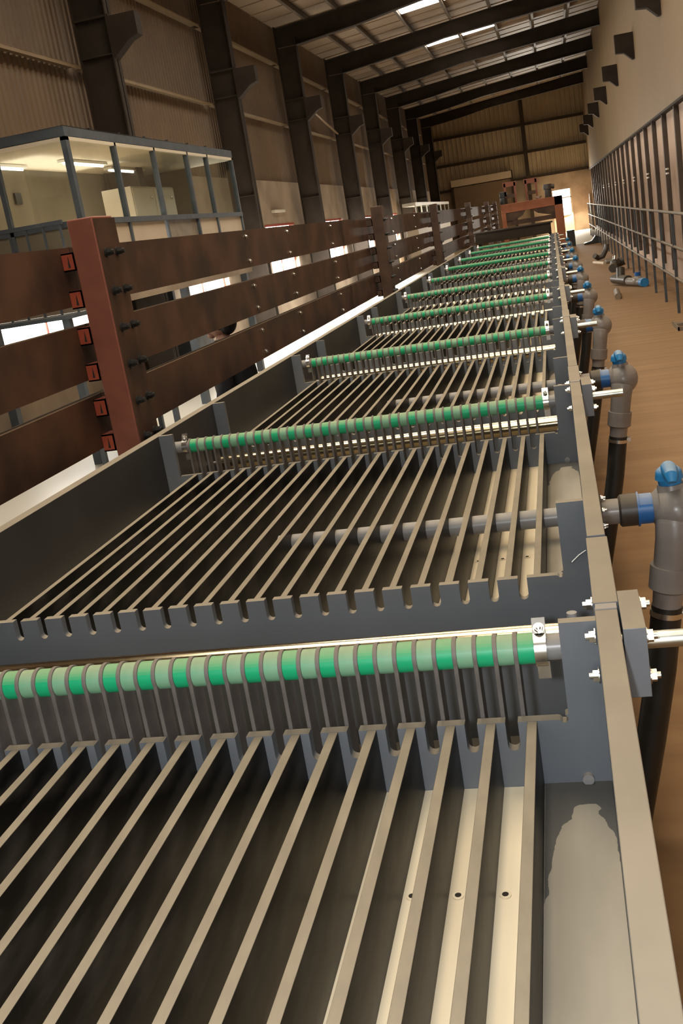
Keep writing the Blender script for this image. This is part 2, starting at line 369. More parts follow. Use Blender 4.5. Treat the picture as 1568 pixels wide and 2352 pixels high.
# portal frames
for i, y in enumerate(FRAMES):
    word = ORD[i]
    m = MB().box(-6.08, -5.60, -.012, .012, FZ, 4.56)
    t = thing('steel_column', 'dark steel wall column with crane bracket, %s from the camera along the left wall' % word, 'column', (0, y, 0))
    m.build('web', 'beam', t)
    MB().box(-5.62, -5.60, -.11, .11, FZ, 4.75).build('inner_flange', 'beam', t)
    MB().box(-6.10, -6.08, -.11, .11, FZ, 5.05).build('outer_flange', 'beam', t)
    MB().prism([(-5.60, 3.34), (-5.20, 3.34), (-5.20, 3.05), (-5.34, 3.0), (-5.60, 2.80)], -.10, .10).build('crane_bracket', 'beam', t)
    MB().box(-6.08, -5.58, -.10, .10, 3.34, 3.37).box(-6.08, -5.62, -.10, .10, 2.86, 2.88).box(-6.08, -5.62, -.10, .10, 1.0, 1.02).build('stiffener', 'beam', t)
    top = lambda x: RZ(x)-.21
    poly = [(-6.08, top(-6.08)), (2.2, top(2.2)), (2.2, 5.32), (-2.5, 4.98), (-4.1, 4.74), (-5.60, 4.58), (-6.08, 4.58)]
    r = thing('roof_rafter', 'deep dark steel rafter across the hall roof, %s from the camera' % word, 'rafter', (0, y, 0))
    MB().prism(poly, -.012, .012).build('web', 'beam', r)
    MB().prism([(-5.6, 4.58), (-4.1, 4.74), (-2.5, 4.98), (2.2, 5.32), (2.2, 5.30), (-2.5, 4.96), (-4.1, 4.72), (-5.6, 4.56)], -.10, .10).build('bottom_flange', 'beam', r)
    MB().prism([(-6.08, top(-6.08)), (2.2, top(2.2)), (2.2, top(2.2)-.02), (-6.08, top(-6.08)-.02)], -.10, .10).build('top_flange', 'beam', r)
    b = MB().prism([(2.23, 3.36), (1.80, 3.36), (1.80, 2.96), (1.99, 2.94), (2.16, 2.78), (2.23, 2.78)], y-.10, y+.10)
    if i > 2: tag(b.build('crane_bracket', 'beam', None, (0, 0, 0)), 'dark crane bracket jutting from the right partition, %s from the camera' % ORD[i-3], 'bracket')
# wall girts
for z, w in ((2.80, 'middle'), (4.22, 'upper')):
    for i in range(9):
        m = MB().box(-6.30, -6.12, FRAMES[i]+.12, FRAMES[i+1]-.12, z-.005, z+.005).box(-6.13, -6.12, FRAMES[i]+.12, FRAMES[i+1]-.12, z-.05, z)
        tag(m.build('wall_girt', 'girt', None, (0, 0, 0)), 'cream horizontal %s girt on the left wall in the %s bay' % (w, ORD[i]), 'girt')
for i in (4,):
    tag(MB().tube([(-6.0, FRAMES[i]+.2, 3.6), (-6.0, FRAMES[i+1]-.2, 2.9)], .03, 8).build('wall_brace', 'girt', None, (0, 0, 0)), 'thin diagonal brace rod on the left wall', 'brace')
# far wall fittings
t = thing('roller_shutter', 'closed grey roller shutter at the left of the far wall', 'shutter', (-3.6, Y1-.3, 0))
MB().box(-1.6, 1.6, 0, .2, FZ, 1.45).build('curtain', 'sheet', t)
MB().box(-1.7, 1.65, -.15, .2, 1.5, 1.86).build('hood', 'cream', t)
MB().box(1.6, 1.72, -.05, .2, FZ, 1.9).build('guide', 'beam', t); MB().box(-1.72, -1.6, -.05, .2, FZ, 1.5).build('guide', 'beam', t)
t = thing('wind_column', 'slim grey steel column in the middle of the far wall', 'column', (-1.05, Y1-.3, 0))
MB().box(-.1, .1, 0, .2, FZ, 5.4).build('shaft', 'beam', t)
o = struct('door_1', MB().box(.14, 1.14, Y1+.05, Y1+.10, -.98, .40), 'day')
MB().box(.14, 1.14, Y1+.02, Y1+.12, FZ, -.98).build('door_panel', 'cream', o)
MB().box(.12, 1.16, Y1-.03, Y1+.05, -.06, -.0).box(.56, .61, Y1-.03, Y1+.05, FZ, 0).box(1.10, 1.18, Y1-.03, Y1+.05, FZ, .44).box(.10, .16, Y1-.03, Y1+.05, FZ, .44).build('door_frame', 'cream', o)
tag(MB().box(2.02, 2.16, 58.8, 59.0, FZ, -.05).build('lit_wall_edge', 'panel', None, (0, 0, 0)), 'pale upright strip standing in for the lit wall edge, far right corner', 'post')  # added strip: the lit edge of the wall put in as a pale piece

# ------------------------------------------------------------------ right side: studs and guard fence
n = 0
y = 15.75
while y < 60:
    m = MB().box(2.215, 2.295, y, y+.12, -1.72, 1.20)
    tag(m.build('wall_stud', 'stud', None, (0, 0, 0)), 'dark upright stud on the lower right wall, %s from the camera' % ORD[n], 'stud', )
    n += 1; y += 2.05
fence = thing('guard_fence', 'long grey pipe rail fence along the right wall', 'fence', (1.67, 10, FZ))
y = 10.9; h = .0
while y < 52:
    MB().box(-.02, .02, y-10-.02, y-10+.02, 0, 1.44).build('post', 'navy', fence); y += 1.75
for z in (1.44, .96, .51): MB().cyl((0, -2, z), (0, 42, z), .022, n=10).build('rail', 'rail', fence)
for i in range(9):
    yy = 21.2+i*4.1
    if i in (0, 1, 2, 3, 4, 5, 6):
        tag(MB().box(2.165, 2.20, yy, yy+.22, .10, .13).box(2.165, 2.2, yy, yy+.22, .18, .21).build('wall_socket_rail', 'white', None, (0, 0, 0)),
            'small pale double clip on the studs of the right wall, %s from the camera' % ORD[i], 'clip')

# ------------------------------------------------------------------ tank line
PITCH_Y = 2.24; TOP = -.65; ZD = -.82; NS = 10
XL, XR = -1.60, .002
DX = [-.117-.068*i for i in range(21)]
SX = [-.151-.068*i for i in range(20)]
def weir_poly(slots=True, zbot=-1.22):
    p = [(XL, zbot), (XL, TOP), (-1.545, TOP), (-1.545, ZD-.006), (-1.540, ZD)]
    for x in reversed(SX):
        w = .0105
        p += [(x-w, ZD)]
        for a in range(0, 7):
            t = math.pi+math.pi*a/6
            p.append((x+w*math.cos(t), ZD-.042+w*math.sin(t)))
        p += [(x+w, ZD)]
    # rounded relief in the notch corner
    p += [(-.075, ZD)]
    for a in range(0, 6):
        t = -math.pi*.9+math.pi*1.3*a/5
        p.append((-.064+.007*math.cos(t), ZD+.001+.007*math.sin(t)))
    p += [(-.057, ZD+.01), (-.057, TOP), (XR, TOP), (XR, zbot)]
    return p
WP = weir_poly()
weir_proto = None; div_proto = {}; hole_proto = None
def tank_section(k):
    ya = 2.30+PITCH_Y*(k-1); yb = 1.58+PITCH_Y*k      # cell between back weir and front weir
    t = thing('tank_section', 'grey plastic tank section full of channel dividers, %s from the camera' % ORD[k], 'tank', (0, yb, FZ))
    B = -FZ                                         # eye level seen from the section's own base
    L = yb-ya
    def part(name, m, mt, bevel=0): 
        o = m.build(name, mt, t, (0, 0, B), bevel); return o
    y0 = yb+.06-PITCH_Y; y1 = yb+.06
    if k == 0: y0 = -1.2
    # side walls with the little step at the roller box joint
    r0 = y0+(.40 if k else 0)
    if k: part('side_wall', MB().box(.0, .041, y0-yb+.016, y0-yb+.37, -1.22, TOP), 'pvc', .0015)
    part('side_wall', MB().box(.002, .038, r0-yb-.015, y1-yb, -1.22, TOP-.001), 'pvc', .0015)
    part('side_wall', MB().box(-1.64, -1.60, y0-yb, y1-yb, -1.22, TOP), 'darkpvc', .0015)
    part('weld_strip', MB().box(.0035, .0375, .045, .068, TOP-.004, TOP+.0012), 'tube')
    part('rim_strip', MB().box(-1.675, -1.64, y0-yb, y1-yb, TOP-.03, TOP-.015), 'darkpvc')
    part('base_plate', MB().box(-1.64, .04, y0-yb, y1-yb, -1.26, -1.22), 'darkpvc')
    fl = MB().box(-1.60, -.108, -L if k else y0-yb, -.001, -.955, -.940)
    part('channel_floor', fl, 'cellfloor')
    part('ledge', MB().box(-.108, .0015, -L if k else y0-yb, -.001, -.955, -.936), 'ledge')
    global weir_proto, hole_proto
    if weir_proto is None:
        weir_proto = MB().prism(WP, 0, .02).build('weir_plate', 'pvc', t, (0, 0, B))
    else: copy_part(weir_proto, t, (0, 0, B))
    if k: copy_part(weir_proto, t, (0, -L-.02+.0, B))
    key = 0 if k == 0 else 1
    for x in DX:
        if key not in div_proto:
            div_proto[key] = MB().box(-.0083, .0083, (y0-yb) if k == 0 else -L, 0, -.945, ZD).build('divider', 'divider', t, (x, 0, B), .0012)
        else: copy_part(div_proto[key], t, (x, 0, B))
    if k < 3:
        for j, x in enumerate(SX[:14]):
            for yh in ((1.287-1.58,) if k == 0 else (2.40-3.82, 2.78-3.82)):
                if hole_proto is None:
                    a = MB(); a.cyl((0, 0, 0), (0, 0, .0015), .0085, n=20); 
                    hole_proto = a.build('drain_hole', 'cellfloor', t, (x-.012, yh, B-.9395))
                    MB().cyl((0, 0, .0016), (0, 0, .0022), .0048, n=16).build('hole_bore', 'void', hole_proto)
                else: copy_part(hole_proto, t, (x-.012, yh, B-.9395))
    if k: part('spray_pipe', MB().cyl((-.9, 2.9-3.82, -.868), (.045, 2.9-3.82, -.868), .027, n=24), 'tube')
    if k == 0: part('spray_pipe', MB().cyl((-.9, -.92, -.868), (.045, -.92, -.868), .027, n=24), 'tube')
    # support frame under the tank
    for x in (-1.55, -.06):
        part('leg', MB().box(x-.03, x+.03, -.6, -.54, FZ, -1.26), 'navy')
    part('support_beam', MB().box(-1.62, .02, -.6, -.54, -1.32, -1.26), 'navy')
    for x in (-.035,):
        part('plug', MB().cyl((x, .055, -.69), (x, .055, -.655), .0085, n=16), 'tube')
    if k < 3: part('foot_screw', MB().cyl((-.036, -.010, -.928), (-.036, .0, -.928), .0095, n=18).box(-.044, -.028, -.0115, -.0095, -.930, -.926), 'tube')
    if k == 1:
        part('weld_bead', MB().tube([(-.052, -L+.004, -.80), (-.035, -L-.024, -.79), (-.018, -L-.023, -.775), (-.002, -L-.024, -.765)], .0022, 6), 'steel')
    return t
sections = [tank_section(k) for k in range(NS)]

def hexbolt(m, c, ax, r=.0102, h=.0085, wr=.0135):
    c = Vector(c); a = Vector(ax)
    m.cyl(c, c+a*.0018, wr, n=20); m.cyl(c+a*.0018, c+a*(.0018+h), r, n=6, smooth=False, phase=.3)
    m.cyl(c+a*(.0018+h), c+a*(.0018+h+.006), r*.55, n=12)
# ------------------------------------------------------------------ guide rollers with green sleeves and separator plates
RZC = -.712; RYC = .052
RX = [-.132-.034*j for j in range(41)]
fin_poly = []
for a in range(0, 19):
    t_ = math.radians(-20+220*a/18); fin_poly.append((.0293*math.cos(t_), .0293*math.sin(t_)))
fin_poly = [(.020, -.30), (.020, -.022)]+fin_poly+[(-.027, -.012), (-.0285, -.30)]
pro = {}
def roller(k):
    yb = 1.58+PITCH_Y*k+RYC
    t = thing('guide_roller', 'green sleeved roller tube with grey separator plates across the tank, %s from the camera' % ORD[k], 'roller', (0, yb, RZC))
    MB().cyl((-1.56, 0, 0), (-.03, 0, 0), .0225, n=24).build('core_tube', 'tube', t)
    if k < 6:
        if 's' not in pro:
            pro['s0'] = MB().cyl((-.0135, 0, 0), (.0135, 0, 0), .0262, n=28).build('green_sleeve', 'bright_green', t, (-.115, 0, 0))
            pro['s1'] = MB().cyl((-.0135, 0, 0), (.0135, 0, 0), .0262, n=28).build('green_sleeve', 'pale_green', t, (-.149, 0, 0))
            pro['f'] = MB().prism(fin_poly, -.0037, .0037, 'x').build('separator_plate', 'fin', t, (RX[0], 0, 0), .0006)
            pro['s'] = 1; sj, fj = 2, 1
        else: sj, fj = 0, 0
        for j in range(sj, 41): copy_part(pro['s%d' % (j % 2)], t, (-.115-.034*j, 0, 0))
        for j in range(fj, 41): copy_part(pro['f'], t, (RX[j], 0, 0))
    else:
        m = MB()
        for j in range(41): m.cyl((-.115-.034*j-.0135, 0, 0), (-.115-.034*j+.0135, 0, 0), .0262, n=12)
        o = m.build('green_sleeve', 'bright_green', t); o['kind'] = 'stuff'
        m = MB()
        for j in range(41): m.prism(fin_poly[::2], RX[j]-.003, RX[j]+.003, 'x')
        o = m.build('separator_plate', 'fin', t); o['kind'] = 'stuff'
    for x in (-.091, -1.512):
        m = MB()
        pts = [(.0285*math.cos(math.radians(a)), .0285*math.sin(math.radians(a))) for a in range(-60, 241, 20)]
        outer = [(u*1.10, w*1.10) for u, w in pts]
        m.prism(pts+outer[::-1], x-.010, x+.010, 'x')
        m.prism([(-.014, .022), (-.008, .024), (.010, .050), (.004, .052)], x-.011, x+.011, 'x')
        m.box(x-.009, x+.012, -.004, .03, -.055, -.024)
        c = m.build('pipe_clamp', 'steel', t)
        b = MB(); hexbolt(b, (x, -.006, .037), (0, -.75, .66), .0075, .006, .0095)
        b.build('clamp_screw', 'steel', c)
    MB().cyl((.03, 0, 0), (.185, 0, 0), .0145, n=24).build('shaft', 'shaft', t)
    bb = MB().box(.0412, .076, -.095, .072, -.055, .062).build('bearing_block', 'pvc', t, None, .001)
    for dy in (-.075, .062):
        for dz in (.045, -.022):
            if dy > 0 and dz < 0: continue
            m = MB(); hexbolt(m, (-.0005, dy, dz), (-1, 0, 0)); m.build('bolt', 'steel', t)
            m = MB(); hexbolt(m, (.0762, dy-.004, dz-.004), (1, 0, 0)); m.build('bolt', 'steel', t)
    return t
for k in range(NS): roller(k)
for k in range(NS-1):
    yb = 1.58+PITCH_Y*k
    t = thing('steel_tube', 'polished steel cross tube low behind the green roller, %s from the camera' % ORD[k], 'tube', (0, yb+.50, -.888))
    MB().cyl((-1.55, 0, 0), (-.058, 0, 0), .0320, n=32).build('shell', 'chrome', t)
    MB().cyl((-1.598, 0, 0), (-.0, 0, 0), .012, n=16).build('axle', 'steel', t)

# ------------------------------------------------------------------ drain valves on the outside of the tank
def arc(c, r, a0, a1, u, w, n=8):
    c, u, w = Vector(c), Vector(u), Vector(w)
    return [c+u*r*math.cos(a0+(a1-a0)*i/n)+w*r*math.sin(a0+(a1-a0)*i/n) for i in range(n+1)]
vproto = None
def valve(loc, label):
    t = thing('drain_valve', label, 'valve', loc, 'drain valves along the right side of the tank')
    fl = MB().cyl((.0415, 0, 0), (.052, 0, 0), .055, n=28).build('wall_flange', 'darkpipe', t)
    m = MB()
    for a in range(6):
        an = math.radians(60*a+35); hexbolt(m, (.0522, .045*math.cos(an), .045*math.sin(an)), (1, 0, 0), .006, .005, .008)
    m.build('flange_bolt', 'steel', fl)
    MB().cyl((.05, 0, 0), (.105, 0, 0), .036, n=28).build('stub_pipe', 'pipe', t)
    m = MB(); m.cyl((.098, 0, 0), (.104, 0, 0), .040, .046, n=28).cyl((.104, 0, 0), (.150, 0, 0), .046, n=28).build('coupling', 'darkpipe', t)
    m = MB(); m.cyl((.148, 0, 0), (.153, 0, 0), .049, n=32).cyl((.153, 0, 0), (.188, 0, 0), .044, n=12, smooth=False).cyl((.188, 0, 0), (.20, 0, 0), .039, n=32)
    m.build('union_nut', 'blue', t)
    m = MB(); m.cyl((.19, 0, 0), (.205, 0, 0), .040, .055, n=28)
    m.ball((.252, .0, -.010), .074, 32, 18, (.95, 1.05, 1.0))
    m.cyl((.245, 0, .03), (.243, 0, .066), .044, .036, n=28)
    m.build('valve_body', 'pipe', t)
    m = MB()
    m.cyl((.243, 0, .060), (.240, 0, .085), .032, n=24)
    m.cyl((.240, 0, .080), (.240, 0, .096), .038, .036, n=24)
    m.ball((.240, 0, .096), .036, 24, 12, (1, 1, .62))
    m.tube([(.240, .0, .108), (.240, -.04, .112), (.240, -.075, .106), (.240, -.085, .09)], [.022, .022, .019, .012], 14)
    m.build('lever', 'lever', t)
    down = Vector((-.16, 0, -1)).normalized()
    c = Vector((.243, -.03, -.04))
    MB().tube([c+Vector((0, .035, .035)), c+Vector((0, .012, .012)), c, c+down*.05, c+down*.13], [.052, .054, .052, .048, .047], 28).build('elbow', 'pipe', t)
    p = c+down*.13
    MB().cyl(p-down*.005, p+down*.062, .0555, n=32).cyl(p+down*.062, p+down*.07, .0555, .045, n=32).build('socket', 'pipe', t)
    MB().cyl(p+down*.065, p+down*.13, .0425, .040, n=32).build('reducer', 'pipe', t)
    q = p+down*.115
    pts = [q, q+down*.2, q+down*.42+Vector((-.01, .0, 0)), q+down*.62+Vector((-.05, 0, 0))]
    pts[-1].z = -(loc[2]-FZ)+.02
    h = MB().tube(pts, .043, 24).build('hose', 'hose', t)
    m = MB().cyl(q+down*.014, q+down*.03, .0455, n=32)
    m.box(q.x+.036, q.x+.056, q.y-.012, q.y+.012, q.z-.032, q.z-.012)
    m.build('hose_clamp', 'steel', h)
    return t
for k in range(NS-1):
    loc = (0, 2.9+PITCH_Y*k, -.868)
    lab = 'grey drain valve with blue lever beside the tank, %s from the camera' % ORD[k]
    if k == 0:
        vproto = valve(loc, lab)
    else:
        t = vproto.copy(); COL.objects.link(t); t.location = (loc[0], loc[1], loc[2]+OZ); t['label'] = lab
        for ch in vproto.children: copy_part(ch, t, ch.location)
# dark hood at the end of the tank, oxide gantry and motors behind it
t = thing('end_hood', 'dark raised cover box across the far end of the tank', 'cover', (-.8, 22.6, -.66))
MB().box(-.80, .76, 0, .9, 0, .20).build('cover', 'beam', t, None, .01)
MB().box(-.84, .80, -.03, .93, .20, .22).build('lid', 'beam', t)
for x_ in (-.76, .70): MB().box(x_, x_+.06, .2, .3, FZ+.66, 0).build('leg', 'beam', t)
g = thing('oxide_gantry', 'red oxide steel machine frame standing over the far end of the tank', 'machine', (0, 24.2, FZ))
B = -FZ
for n_, a in (('beam', (-1.08, .26, 0, .18, -.14+B, .05+B)),): MB().box(*a).build(n_, 'gantry', g, None, .008)
for x in (.17,): MB().box(x-.09, x+.09, 0, .2, 0, B+.05).build('leg', 'gantry', g, None, .008)
MB().box(-1.08, -.98, 0, .2, 0, B-.14).build('leg', 'gantry', g, None, .008)
MB().prism([(-1.0, -.14+B), (-.55, -.14+B), (-.62, -.24+B), (-.85, -.33+B), (-1.0, -.33+B)], .02, .1).prism([(-.42, -.14+B), (.08, -.14+B), (.08, -.33+B), (-.1, -.30+B), (-.3, -.24+B)], .02, .1).build('gusset', 'rust', g)
MB().box(-1.0, .1, .02, .1, -.42+B, -.32+B).build('cross_bar', 'rust', g)
for (x, lab) in ((-.84, 'left'), (-.38, 'right')):
    f = thing('bearing_stand', 'small red open frame on top of the far gantry, %s one' % lab, 'stand', (x, 24.25, .05))
    MB().box(-.13, -.09, 0, .1, 0, .44).box(.09, .13, 0, .1, 0, .44).build('upright', 'primer', f)
    MB().box(-.15, .15, 0, .1, .36, .46).build('head', 'primer', f); MB().box(-.09, .09, .02, .08, .12, .2).build('cross_piece', 'rust', f)
tag(MB().cyl((-1.0, 24.3, .06), (-1.0, 24.3, .20), .09, .08).box(-1.08, -.92, 24.25, 24.4, .2, .32).build('gear_motor', 'black', None, (0, 0, 0), .01), 'dark squat gear motor at the left of the far gantry', 'motor')
m = MB().cyl((-.03, 24.3, .05), (-.03, 24.3, .22), .075).cyl((-.03, 24.3, .22), (-.03, 24.3, .33), .10, .09).cyl((.0, 24.3, .28), (.12, 24.3, .26), .05)
tag(m.build('upright_motor', 'darkpipe', None, (0, 0, 0), .005), 'dark upright motor on the far gantry in front of the bright door', 'motor')
tag(MB().cyl((-.25, 24.3, .05), (-.25, 24.3, .11), .04, .08).build('steel_funnel', 'white', None, (0, 0, 0)), 'small pale bowl on the far gantry between frame and motor', 'bowl')
tag(MB().box(.50, .80, 43, 43.6, FZ, FZ+.62).build('floor_cabinet', 'black', None, (0, 0, 0), .01), 'dark box standing on the floor past the end of the tank', 'box')

# ------------------------------------------------------------------ rusty guard structure on the left
POSTS = [4.1, 11.5, 17.2, 24.5, 31.8, 36.4]
PLV = [('top', .125, -.110), ('middle', -.190, -.412), ('bottom', -.480, -.700)]
for i, y in enumerate(POSTS):
    t = thing('oxide_post', 'red oxide square steel post carrying the rusty planks, %s from the camera' % ORD[i], 'post', (-1.76, y-.10, FZ))
    H = .225-FZ
    MB().box(-.112, 0, 0, .20, 0, H).build('shaft', 'primer' if i == 0 else 'rust', t, None, .006)
    MB().box(.0, .004, .004, .212, 0, H-.01).build('shaded_side_plate', 'rustplate', t)  # bolted side plate, kept dark to put the post's shaded side into colour
    if i: 
        pass
    zs = [.080, -.070, -.216, -.365, -.518, -.668]
    for j, z in enumerate(zs):
        for dy in (.055, .165):
            m = MB(); z_ = z-FZ-(.002*j)
            m.cyl((0, dy, z_), (.012, dy, z_), .019, n=20); m.cyl((.012, dy, z_), (.030, dy, z_), .0155, n=6, smooth=False); m.cyl((.03, dy, z_), (.040, dy, z_), .010, n=14)
            m.build('bolt', 'black', t)
        zc = .066-.1495*j-FZ
        m = MB().box(-.168, -.112, .005, .012, zc-.036, zc+.036).box(-.168, -.112, .005, .10, zc+.030, zc+.036).box(-.168, -.112, .005, .10, zc-.036, zc-.030).box(-.120, -.112, .005, .10, zc-.036, zc+.036)
        c = m.build('clip', 'primer2' if i == 0 else 'rust', t)
        MB().prism([(-.146, zc-.022), (-.136, zc-.022), (-.140, zc+.022)], .003, .0048).build('clip_slot', 'void', c)
edges = [-1.0]+POSTS+[38.0]
spn = ['short of the nearest post', 'between the nearest and second posts', 'between the second and third posts', 'between the third and fourth posts', 'between the fourth and fifth posts', 'between the fifth and sixth posts', 'past the last post']
for s in range(len(edges)-1):
    y0, y1 = edges[s]+(.002 if s else 0), edges[s+1]-.002
    for nm, zt, zb in PLV:
        t = thing('rusty_plank', '%s rusty steel plank of the guard, %s' % (nm, spn[s]), 'plank', (-1.90, y0, 0), None)
        L = y1-y0; x1 = -.03
        MB().box(x1-.010, x1, 0, L, zb, zt).box(x1-.05, x1, 0, L, zt-.008, zt).box(x1-.05, x1, 0, L, zb, zb+.008).build('plate', 'rustplate', t, None, .002)
        if s in (1, 2):
            ys = [.35*L, .5*L, .72*L] if s == 1 else [.3*L, .7*L]
            for q in ys:
                for zz in (zt-.04, zb+.04):
                    m = MB(); m.cyl((x1, q, zz), (x1+.006, q, zz), .014, n=14); m.cyl((x1+.006, q, zz), (x1+.014, q, zz), .008, n=6, smooth=False)
                    m.build('bolt', 'steel', t)
        if s == 1:
            MB().box(x1, x1+.008, 9.95-y0, 10.0-y0, zb, zt).build('splice_strip', 'rust', t)

# ------------------------------------------------------------------ glazed control cabin on the left
cx0, cx1, cy0, cy1 = -6.22, -4.70, 10.45, 16.35
t = thing('control_cabin', 'glazed control cabin with slate blue frame raised beside the left wall', 'cabin', (0, 0, 0))
ZT, ZR, ZB = 1.50, .58, -.26
m = MB().box(cx0, cx1, cy0, cy0+.08, ZT-.10, ZT).box(cx1-.08, cx1, cy0, cy1, ZT-.10, ZT)
MB.build(m, 'top_beam', 'navy', t, None, .004)
MB().box(cx0, cx1, cy0, cy1, ZT-.14, ZT-.105).build('ceiling_board', 'ceilboard', t)
MB().box(cx0, cx1-.08, cy0+.02, cy0+.035, ZB, ZR-.06).build('lower_panel', 'cabwall', t)
for yy, w in ((cy0, .08), (11.70, .05), (12.93, .05), (14.18, .05), (15.05, .05), (cy1-.06, .06)):
    MB().box(cx1-.06, cx1, yy, yy+w, ZB, ZT-.10).build('mullion', 'navy', t)
for xx in (-5.55,): MB().box(xx, xx+.05, cy0, cy0+.05, ZB, ZT-.1).build('mullion', 'navy', t)
MB().box(cx1-.09, cx1+.01, cy0, cy1, ZR-.06, ZR).box(cx0, cx1, cy0, cy0+.06, ZR-.06, ZR).build('sill_rail', 'navy', t)
MB().box(cx1-.035, cx1-.025, cy0, 12.9, ZB, ZR-.06).build('lower_panel', 'cream', t); MB().box(cx1-.035, cx1-.025, 14.2, cy1, ZB, ZR-.06).build('lower_panel', 'cream', t)
MB().box(cx1-.05, cx1-.03, 13.0, 14.15, ZB, ZR-.06).build('dark_panel', 'rail', t)
MB().box(cx1-.033, cx1-.029, cy0+.08, cy1-.06, ZR, ZT-.10).build('glazing', 'glass', t)
MB().box(cx0, cx1-.06, cy0+.028, cy0+.032, ZR, ZT-.10).build('glazing', 'glass', t)
MB().box(cx0, cx1, cy0, cy1, ZB-.08, ZB).build('floor_slab', 'plaster', t)
MB().box(cx0, cx0+.06, cy0, cy1, ZB, ZT-.14).build('back_partition', 'cabwall', t)
MB().box(cx0, cx1-.7, cy1-.06, cy1, ZB, ZT-.14).build('end_partition', 'cabwall', t)
for yy in (cy0+.1, 13.3, cy1-.2):
    for xx in (cx0+.1, cx1-.15): MB().box(xx, xx+.1, yy, yy+.1, FZ, ZB-.08).build('stilt', 'navy', t)
for i in range(7):
    MB().cyl((cx1-.04, 11.2+i*.8, ZT), (cx1-.04, 11.2+i*.8, ZT+.025), .02, n=10).build('roof_bolt', 'black', t)
for i, (x, y, w) in enumerate(((-5.95, 11.3, 'near'), (-5.5, 12.6, 'middle'), (-5.7, 14.4, 'far'))):
    l = thing('ceiling_light', 'lit fluorescent light on the cabin ceiling, %s one' % w, 'light', (x, y, ZT-.145))
    MB().box(-.06, .06, -.6, .6, -.03, 0).build('housing', 'white', l)
    MB().cyl((0, -.57, -.042), (0, .57, -.042), .013, n=12).build('tube', 'lamp', l)
area_light('cabin_lamp_light', (-5.75, 12.4, ZT-.22), (.7, 2.4), (0, 0, 1), 10, (1, .95, .85))
area_light('cabin_lamp_light', (-5.6, 13.4, ZT-.30), (.7, 4.0), (0, 0, -1), 5, (1, .93, .8))
for i, (y0_, y1_, x0_) in enumerate(((12.95, 13.7, -5.50), (13.72, 14.5, -5.50))):
    c = thing('white_cupboard', 'white metal cupboard inside the cabin, %s one' % ('left', 'right')[i], 'cupboard', (x0_, y0_, ZB))
    MB().box(0, .4, 0, y1_-y0_, 0, 1.26).build('carcass', 'white', c, None, .004)
    for z0_, z1_ in ((.02, .86), (.88, 1.24)):
        d = MB().box(.401, .412, .02, y1_-y0_-.02, z0_, z1_).build('door', 'white', c, None, .003)
        MB().ball((.425, .60, z1_-.12), .018, 10, 6).build('handle', 'steel', d)
tag(MB().box(-6.155, -6.13, 11.9, 12.05, .95, 1.08).build('wall_switch_box', 'black', None, (0, 0, 0)), 'small dark box on the back wall inside the cabin', 'box')
# picket railing in front of the cabin
t = thing('stair_railing', 'blue grey picket railing in front of the glazed cabin', 'railing', (0, 0, 0))
MB().box(-6.1, -4.80, 10.14, 10.18, .55, .59).build('handrail', 'navy', t)
for i in range(7): MB().box(-4.84-.19*i, -4.82-.19*i, 10.15, 10.17, -.34, .55).build('picket', 'navy', t)
MB().box(-6.1, -4.8, 9.9, 10.44, -.38, -.34).build('landing', 'navy', t)
MB().box(-4.92, -4.84, 9.92, 10.0, FZ, -.38).build('support', 'navy', t); MB().box(-6.1, -6.02, 9.92, 10.0, FZ, -.38).build('support', 'navy', t)
# second small cabin further along
t = thing('far_cabin', 'low white-topped glazed cabin far along the left wall', 'cabin', (-5.05, 41.4, 0))
MB().box(-.5, .02, 0, 14.0, .60, .72).build('roof_edge', 'white', t)
MB().box(-.45, -.01, .1, 13.8, FZ, -.2).build('lower_panel', 'cream', t)
for i in range(8): MB().box(-.03, .01, .05+i*1.95, .15+i*1.95, -.2, .60).build('mullion', 'white', t)
MB().box(-.02, -.015, .1, 13.8, -.2, .66).build('glazing', 'glass', t)
tag(MB().box(-6.25, -6.16, 24.15, 25.15, .72, .78).build('wall_lamp', 'white', None, (0, 0, 0), .005), 'slim white lamp fitting on the left wall above a window', 'lamp')
# items under the cabin and on the left floor
t = thing('blue_cupboard', 'slate blue cupboard under the raised cabin', 'cupboard', (-5.6, 15.6, FZ))
MB().box(-.4, 0, 0, .9, 0, 1.3).build('carcass', 'navy', t, None, .005); MB().box(.001, .012, .03, .87, .05, 1.25).build('door', 'navy', t)
tag(MB().prism([(0, 0), (.07, 0), (.07, .01), (.01, .01), (.01, .07), (.07, .07), (.07, .08), (0, .08)], 0, 2.4, 'y').build('steel_channel', 'navy', None, (-3.6, 7.6, FZ)), 'grey steel channel lying on the pale floor left of the tank', 'channel')
t = thing('workbench', 'white-topped bench with grey legs left of the tank', 'bench', (-4.2, 10.4, FZ))
MB().box(-.5, .5, -.9, .9, .72, .76).build('top', 'white', t, None, .005)
for sx in (-.45, .4):
    for sy in (-.85, .8): MB().box(sx, sx+.05, sy, sy+.05, 0, .72).build('leg', 'navy', t)

